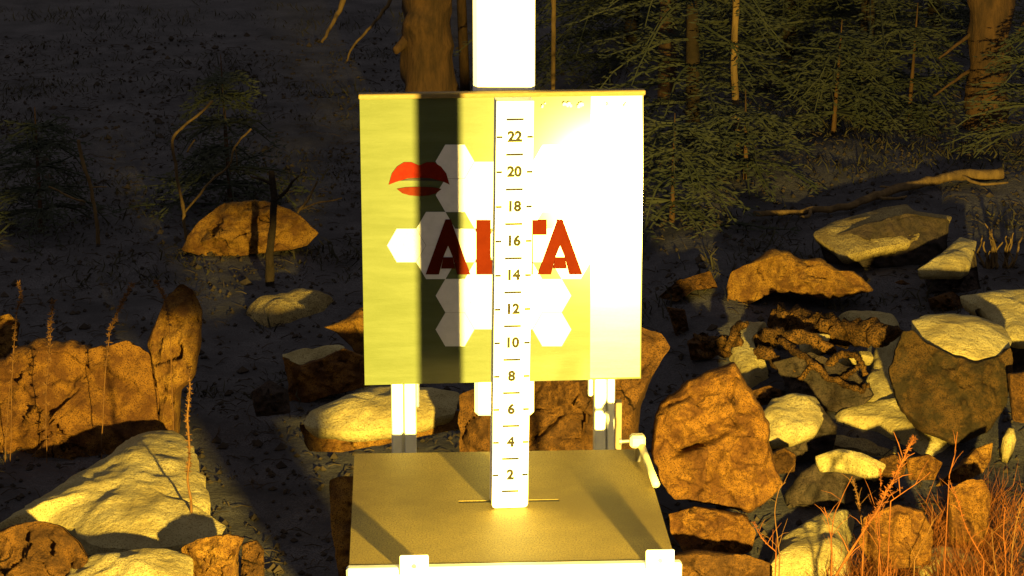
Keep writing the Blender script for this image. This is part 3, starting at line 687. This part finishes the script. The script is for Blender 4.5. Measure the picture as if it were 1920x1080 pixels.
# ------------------------------------------------------------------ trees
def spruce(base, h, r, label, group, seed, trunk_r=.03, dens=1.0, z0=.05, mt='barkd', fm='needle', vis=1.5):
    rg = random.Random(seed); base = Vector(base); base.z = gz(base.x, base.y) - .03
    t = thing('spruce_tree', base, label, 'tree', group)
    b = MB(); lean = Vector((rg.uniform(-.04, .04), rg.uniform(-.04, .04), 1))
    b.tube([base + lean * (h * k / 10) for k in range(11)], [trunk_r * (1 - .085 * k) for k in range(11)], 10, True, .3, seed); b.build('trunk', M[mt], t, True)
    cb = MB(); z = z0
    def leaf(p, d, side, L, w_):
        q = p + d * L
        cb.add([p, p + d * L * .45 + side * w_, q, p + d * L * .45 - side * w_], [(0, 1, 2, 3)])
    while z < h * .97:
        near = z < vis
        nb = int((13 if near else 5) * dens)
        for k in range(max(nb, 2)):
            a = rg.uniform(0, 6.283); L = r * (1 - z / h) ** .8 * rg.uniform(.55, 1.1) + .05
            p0 = base + lean * z; steps = max(4, int(L / .045))
            dirv = Vector((math.cos(a), math.sin(a), 0)); droop = rg.uniform(.05, .75)
            pts = []
            for s in range(steps + 1):
                f = s / steps; pts.append(p0 + dirv * (L * f) + Vector((0, 0, .10 * L * f - droop * L * f * f)) + Vector(noise.noise_vector(p0 * 9 + dirv * f * 3)) * .02 * f)
            bw = MB(); 
            cb.tube(pts, [.004 * (1 - .8 * s / steps) + .0008 for s in range(steps + 1)], 3, False)
            for s in range(1, steps + 1):
                f = s / steps; tg = (pts[s] - pts[s - 1]).normalized(); sd = tg.cross(Vector((0, 0, 1))).normalized()
                tl = (.30 * L * (1 - f) + .05) * rg.uniform(.6, 1.1)
                for sg in (-1, 1):
                    td = (tg * rg.uniform(.5, 1.0) + sd * sg * rg.uniform(.6, 1.1) + Vector((0, 0, rg.uniform(-.35, .1)))).normalized()
                    m_ = max(2, int(tl / (.022 if near else .05)))
                    for j in range(m_):
                        q = pts[s] + td * (tl * j / m_)
                        for s2 in (-1, 1):
                            nd = (td * .8 + td.cross(Vector((rg.uniform(-.3, .3), rg.uniform(-.3, .3), 1))).normalized() * s2 * rg.uniform(.4, .9) + Vector((0, 0, rg.uniform(-.2, .35)))).normalized()
                            leaf(q, nd, nd.orthogonal().normalized(), rg.uniform(.016, .028) * (1 if near else 2.2), .0028 * (1 if near else 2.2))
        z += (rg.uniform(.05, .09) if near else .16)
    cb.build('crown', M[fm], t)
    return t
G1 = 'dim young spruces behind the boulders'
rt = random.Random(77)
for k, (px, yy, h, r, lab) in enumerate((
    (1300, 7.2, 1.5, .42, 'low young spruce growing close behind the white edge of the printed board'),
    (1262, 6.5, .34, .26, 'low spreading spruce seedling beside the angular tan rock'),
    (1400, 6.9, .30, .26, 'squat spruce seedling just behind the humped orange rock'),
    (1560, 7.5, .40, .30, 'squat spruce seedling just past the fallen branch'),
    (1700, 7.7, .42, .32, 'ragged spruce seedling between fallen branch and thick trunk'),
    (1930, 7.2, .45, .30, 'spruce seedling at the foot of the thick trunk'),
    (1470, 8.3, 1.9, .55, 'dim young spruce behind the humped orange rock'),
    (1620, 8.0, 1.7, .5, 'dim bushy young spruce above the fallen branch'),
    (1740, 9.4, 2.2, .55, 'dark young spruce standing just short of the thick barked trunk'),
    (1560, 10.2, 2.6, .75, 'tall shadowy spruce between the thin stem and the thick trunk'),
    (1340, 9.6, 2.4, .7, 'shadowy spruce behind the thin broken stem'),
    (1180, 9.0, 2.2, .65, 'greenish spruce rising behind the board next to the pale pole'),
    (70, 7.1, .42, .30, 'scrubby young spruce with a crooked bare leader above the stalks'),
    (430, 7.4, .50, .28, 'half bare young spruce above the pale mound-shaped rock'),
    )):
    p = on_z(px, 300, GZ); p = at(px, 300, yy); spruce((p.x, yy, 0), h, r, lab, None, 100 + k, .022 + .006 * (h - 1) if h > 1 else .009, .62 if h > 1 else 1.1, z0=.02, mt='barkd' if h > 1 else 'bark')

def trunk(name, label, pxs, yy, w0, w1, m='bark', seed=0, stubs=(), short=False):
    pb = at(pxs[-1][0], pxs[-1][1], yy); base = Vector((pb.x, yy, GZ))
    t = thing(name, base, label, 'tree')
    top = at(pxs[0][0], pxs[0][1], yy); pts = [Vector((pb.x, yy, GZ - .08))] + [at(px, py, yy) for px, py in pxs[::-1] if at(px, py, yy).z > GZ + .01]
    d = (pts[-1] - pts[0]).normalized()
    if not short: pts.append(pts[-1] + Vector((d.x * .5, 0, .8))); pts.append(pts[-1] + Vector((d.x * .5, 0, .9)))
    full = []
    for i in range(len(pts) - 1):
        m_ = max(1, int((pts[i + 1] - pts[i]).length / .03))
        full += [pts[i].lerp(pts[i + 1], k / m_) for k in range(m_)]
    full.append(pts[-1]); L = len(full) - 1
    b = MB(); b.tube(full, [w0 + (w1 - w0) * i / L for i in range(L + 1)], 18, True, .35, seed); b.build('trunk', M[m], t, True)
    for k, (a, c, ra) in enumerate(stubs):
        stick([a, ((a[0] + c[0]) / 2 + 4, (a[1] + c[1]) / 2 - 3), c], [yy, yy - .02, yy - .05], ra, ra * .4, seed + k, 6).build('limb', M[m], t, True)
    return t
trunk('pine_trunk', 'knotty brown trunk standing behind the board next to the white post', [(805, 0), (803, 60), (800, 120), (808, 185), (808, 330)], 7.9, .083, .06, 'bark', 1, (((770, 70), (740, 96), .03),))
trunk('pole_tree', 'thin straight pale pole-like stem right beside the white post', [(1038, 0), (1037, 165), (1036, 320)], 8.2, .0075, .007, 'barkp', 2)
trunk('pine_trunk', 'slim yellowish trunk behind the greenish spruce foliage', [(1253, 0), (1250, 150), (1245, 300), (1243, 400)], 7.9, .03, .022, 'bark', 3)
trunk('dead_sapling', 'thin broken pale stem among the dim spruces', [(1380, 0), (1376, 130), (1380, 200), (1388, 290), (1396, 362)], 7.1, .011, .007, 'barkp', 4)
trunk('pine_trunk', 'thick rough-barked trunk above the fallen branch', [(1858, 0), (1855, 100), (1850, 200), (1846, 260)], 7.6, .068, .060, 'bark', 5, (((1825, 60), (1760, 110), .008), ((1822, 130), (1750, 180), .007), ((1890, 90), (1925, 30), .008)))
trunk('thin_trunk', 'thin dark trunk crossing in front of the pale mound-shaped rock', [(508, 320), (514, 370), (512, 420), (505, 480)], 6.42, .013, .008, 'barkd', 6, (((512, 350), (470, 330), .006), ((514, 380), (560, 330), .006)), short=True)
for lab, pts, ys, r0, r1, m in (
    ('bare pale branch hanging in the dark beside the knotty trunk', [(652, -40), (640, 10), (622, 45), (603, 80)], [8.9, 8.9, 8.85, 8.8], .013, .005, 'barkp'),
    ('long thin bare branch slanting down behind the knotty trunk', [(745, -30), (720, 20), (690, 55), (660, 90), (650, 115)], [9.0, 9.0, 8.95, 8.9, 8.9], .008, .003, 'barkp')):
    b = stick(pts, ys, r0, r1, 5, 7, .3, .008)
    # carried by a slim leaning stem that continues above the frame
    p = at(pts[0][0], pts[0][1], ys[0]); t = thing('leaning_sapling', (p.x + .25, p.y + .3, GZ), lab, 'branch'); b.build('branch', M[m], t, True)
    s = MB(); s.tube([(p.x + .25, p.y + .3, GZ - .1), (p.x + .22, p.y + .28, 1.0), (p.x + .15, p.y + .2, 1.9)], [.02, .017, .012], 8, True, .2, 3); s.tube([(p.x + .22, p.y + .28, 1.05), (p.x, p.y, p.z)], [.012, r0], 6); s.build('trunk', M['bark'], t, True)
# bare bits of the left saplings that catch the light
for lab, segs, yy in (
    ('crooked bare orange sapling stem in the scrubby spruce', (([(148, 262), (152, 290), (158, 312), (170, 350), (175, 385), (182, 415), (184, 460), (182, 520)], .009, .010), ([(92, 348), (125, 366), (160, 380)], .005, .006), ([(172, 352), (200, 350)], .004, .003)), 6.9),
    ('bare twiggy sapling arching above the pale mound-shaped rock', (([(398, 190), (372, 215), (340, 240), (325, 265), (330, 320), (345, 400), (350, 470)], .006, .009), ([(470, 240), (440, 275), (430, 310), (395, 340), (345, 400)], .005, .006), ([(440, 275), (445, 310)], .004, .003), ([(350, 285), (365, 262)], .006, .004)), 6.95),
    ('short forked bare sapling between the mound-shaped rock and the board', (([(595, 340), (580, 370), (560, 395), (545, 430), (540, 480)], .005, .008), ([(640, 372), (600, 380), (560, 395)], .004, .005)), 6.8)):
    p = at(segs[0][0][-1][0], segs[0][0][-1][1], yy); t = thing('bare_sapling', (p.x, yy, GZ), lab, 'sapling')
    for k, (pts, a, c) in enumerate(segs):
        if k == 0:
            a *= .6; c *= .6; b = stick(pts, [yy] * len(pts), a, c, k, 7, .5); e = at(*pts[-1], yy); b.tube([e, (e.x, e.y, GZ - .06)], c, 7)
            b.build('stem', M['barkp'], t, True)
        else: stick(pts, [yy - .02 * i for i in range(len(pts))][::-1], a * .6, c * .6, k, 6, .3).build('twig', M['barkp'], t, True)

# ------------------------------------------------------------------ dry stalks and grass
def stalk(label, pts, yy, r, m='straw', seed=0, fuzz=0.0, group=None, twigs=0):
    p = at(*pts[-1], yy); t = thing('dry_stalk', (p.x, yy, GZ), label, 'stalk', group)
    b = stick(pts, [yy] * len(pts), r * .55, r, seed, 5, .2, .002); e = at(*pts[-1], yy)
    b.tube([e, (e.x, e.y, min(e.z - .01, GZ - .05))], r, 5)
    b.build('stem', M[m], t, True)
    rg = random.Random(seed); c = curve_pts(pts, [yy] * len(pts), 6, seed, .002)
    if fuzz:
        fb_ = MB(); 
        for q in c[:int(len(c) * .75)]:
            for j in range(16):
                d = Vector((rg.uniform(-1, 1), rg.uniform(-1, 1), rg.uniform(-.2, 1))).normalized(); s = d.orthogonal().normalized(); L = rg.uniform(.3, 1) * fuzz
                fb_.add([q, q + d * L * .5 + s * L * .13, q + d * L, q + d * L * .5 - s * L * .13], [(0, 1, 2, 3)])
        fb_.build('seed_head', M[m], t)['kind'] = 'stuff'
    if twigs:
        tb = MB()
        for j in range(twigs):
            q = rg.choice(c[2:]); d = Vector((rg.uniform(-.8, .8), rg.uniform(-.3, .3), rg.uniform(.3, 1))).normalized(); L = rg.uniform(.02, .06)
            tb.tube([q, q + d * L * .5 + Vector((0, 0, .004)), q + d * L], [r * .5, r * .4, r * .2], 4)
        tw_ = tb.build('side_twigs', M[m], t); tw_['kind'] = 'stuff'
    return t
GL = 'dried flower stalks in front of the broad rock face'
for k, (pts, r, fz) in enumerate((
    ([(100, 565), (95, 605), (94, 650), (86, 740), (88, 860), (90, 930)], .0022, .020), ([(248, 535), (235, 560), (220, 590), (205, 630), (196, 720), (190, 850)], .0022, .020),
    ([(292, 527), (302, 545), (312, 570), (318, 620), (322, 720)], .0022, .018), ([(36, 530), (40, 560), (30, 600), (22, 720), (20, 880)], .002, .016),
    ([(28, 610), (24, 680), (12, 800), (10, 900)], .0022, .014))):
    stalk('thin reddish dried flower stalk in front of the broad rock face', pts, 4.97, r * .55, 'straw2', 200 + k, fz * .6, GL)
stalk('single dried stalk poking up out of the big snow mound', [(352, 690), (356, 730), (352, 780), (355, 850), (352, 900), (358, 940)], 4.5, .003, 'straw2', 220, .010)
stalk('stout feathery orange stalk leaning across the snow patches', [(1712, 822), (1690, 870), (1665, 920), (1640, 965), (1610, 1010), (1560, 1090)], 4.12, .0026, 'straw', 230, .012, None, 14)
GR = 'bare wiry stalks above the dirty snow patch'
rgs = random.Random(9)
for k, pts in enumerate((
    [(1474, 905), (1460, 920), (1453, 960), (1458, 1010), (1462, 1040)], [(1412, 980), (1430, 1010), (1455, 1035)], [(1598, 893), (1580, 930), (1562, 980), (1558, 1050)],
    [(1600, 900), (1608, 930), (1612, 960), (1620, 1010)], [(1545, 950), (1555, 985), (1560, 1040)], [(1640, 960), (1645, 1000), (1652, 1090)], [(1752, 975), (1735, 1010), (1715, 1050)],
    [(1780, 905), (1800, 950), (1815, 1000), (1845, 1050)], [(1885, 950), (1882, 1000), (1886, 1060)], [(1920, 940), (1905, 980), (1898, 1040)], [(1745, 885), (1700, 920), (1670, 940)], [(1690, 915), (1640, 950), (1620, 990)],
    [(1860, 990), (1862, 1020), (1868, 1080)], [(1650, 880), (1652, 900), (1648, 960), (1650, 1010)], [(1795, 810), (1790, 850), (1780, 890)])):
    stalk('thin wiry dried stalk rising above the snow and dry grass', pts, 4.14 + rgs.uniform(-.05, .12), 0.0012, 'straw' if k % 3 else 'straw2', 240 + k, .006 if k % 2 else 0, GR, 4)

def grass():
    b = MB(); rg = random.Random(31)
    def blade(p, L, w_, lean):
        a = rg.uniform(0, 6.283); s = Vector((math.cos(a), math.sin(a), 0)) * w_
        d = Vector((rg.uniform(-1, 1) * lean, rg.uniform(-1, 1) * lean, 1)).normalized()
        q1 = p + d * L * .5; q2 = q1 + (d + Vector((rg.uniform(-.7, .7), rg.uniform(-.7, .7), -.3)) * lean).normalized() * L * .5
        b.add([p - s, p + s, q1 + s * .7, q1 - s * .7, q2], [(0, 1, 2, 3), (3, 2, 4)])
    for k in range(8500):
        px = rg.triangular(1420, 1990, 1830); py = 1180 - 230 * rg.random() ** 1.5 * min(1, max(.15, (px - 1380) / 450))
        p = on_z(px, py, GZ)
        if noise.noise(p * 5) < -.18: continue
        p.z = gz(p.x, p.y) - .01
        blade(p, rg.uniform(.03, .13), rg.uniform(.0005, .0013), 1.0)
    return b
o = grass().build('dry_grass', M['straw']); tag(o, 'tangle of dry orange grass in front of the rocks', 'grass'); o['kind'] = 'stuff'
def litter():
    b = MB(); rg = random.Random(12)
    for k in range(14000):
        y = rg.uniform(4.0, 10.5); x = rg.uniform(-.25, .25) * y
        p = Vector((x, y, gz(x, y) + .003)); a = rg.uniform(0, 6.28); d = Vector((math.cos(a), math.sin(a), rg.uniform(-.1, .35)))
        if rg.random() < .55:
            L = rg.uniform(.01, .05); b.tube([p, p + d * L * .5 + Vector((0, 0, .004)), p + d * L], [.0015, .0012, .0008], 3)
        else:
            r = rg.uniform(.003, .010) * (1 if rg.random() < .93 else 2.2); s = Vector((-d.y, d.x, 0))
            vs_ = [p + d * r, p + s * r * .7, p - d * r * .9, p - s * r * .8, p + Vector((0, 0, r * .7)), p - Vector((0, 0, r))]
            b.add(vs_, [(0, 1, 4), (1, 2, 4), (2, 3, 4), (3, 0, 4), (1, 0, 5), (2, 1, 5), (3, 2, 5), (0, 3, 5)])
    return b
o = litter().build('forest_litter', M['litter']); tag(o, 'scattered twigs and pebbles on the dark forest floor', 'litter'); o['kind'] = 'stuff'

def undergrowth():
    b = MB(); rg = random.Random(55)
    for k in range(30000):
        y = 5.4 + 6.6 * rg.random() ** 1.1; x = rg.uniform(-.235, .235) * y
        cl = noise.noise(Vector((x * 2.3, y * 2.3, 9.1))) + .5 * noise.noise(Vector((x * 7, y * 7, 2.2)))
        if cl < -.05 or (y < 6.4 and cl < .25): continue
        p = Vector((x, y, gz(x, y) - .005)); L = rg.uniform(.015, .06) * (.6 + cl * 1.3); a = rg.uniform(0, 6.283)
        sd = Vector((math.cos(a), math.sin(a), 0)) * rg.uniform(.001, .0028); d = Vector((rg.uniform(-1, 1), rg.uniform(-1, 1), rg.uniform(.4, 1.2))).normalized()
        q = p + d * L * .55; e = q + (d + Vector((rg.uniform(-.8, .8), rg.uniform(-.8, .8), -.4))).normalized() * L * .45
        b.add([p - sd, p + sd, q + sd, q - sd, e], [(0, 1, 2, 3), (3, 2, 4)])
    return b
o = undergrowth().build('undergrowth', M['moss']); tag(o, 'low dark undergrowth covering the forest floor behind the rocks', 'undergrowth'); o['kind'] = 'stuff'
# small stones wedged between the boulders
ST = (
 ('small brown stone between the big boulder and the oval-capped rock', [(1440, 850), (1470, 838), (1492, 852), (1490, 885), (1450, 890)], 'rock3', 4.72),
 ('flat brown stone in the gap below the notched snow patch', [(1400, 735), (1440, 722), (1475, 735), (1460, 755), (1415, 762)], 'rock3', 5.12),
 ('rusty stone beside the foot of the rounded mottled boulder', [(1700, 862), (1740, 850), (1768, 868), (1752, 900), (1705, 900)], 'rock', 4.68),
 ('dark stone between the wedge of snow and the hollow rock', [(1640, 866), (1675, 850), (1704, 866), (1694, 892), (1648, 896)], 'rock3', 4.72),
 ('small tan stone beyond the humped orange rock', [(1650, 540), (1690, 524), (1722, 540), (1712, 566), (1660, 568)], 'rock3', 5.95),
 ('brown stone beneath the triangular snow patch', [(1740, 560), (1785, 546), (1812, 565), (1800, 590), (1750, 592)], 'rock3', 5.75),
 ('low brown stone left of the root tangle', [(1288, 640), (1318, 622), (1345, 640), (1338, 672), (1296, 676)], 'rock3', 5.45),
 ('low rough stone against the squared brown rock', [(470, 735), (505, 712), (540, 730), (545, 775), (480, 782)], 'rockd', 5.2))
for k, (lab, pts, m, y) in enumerate(ST): rock(lab, pts, m, .04, 300 + k, y=y, N=64, K=16, name='stone')
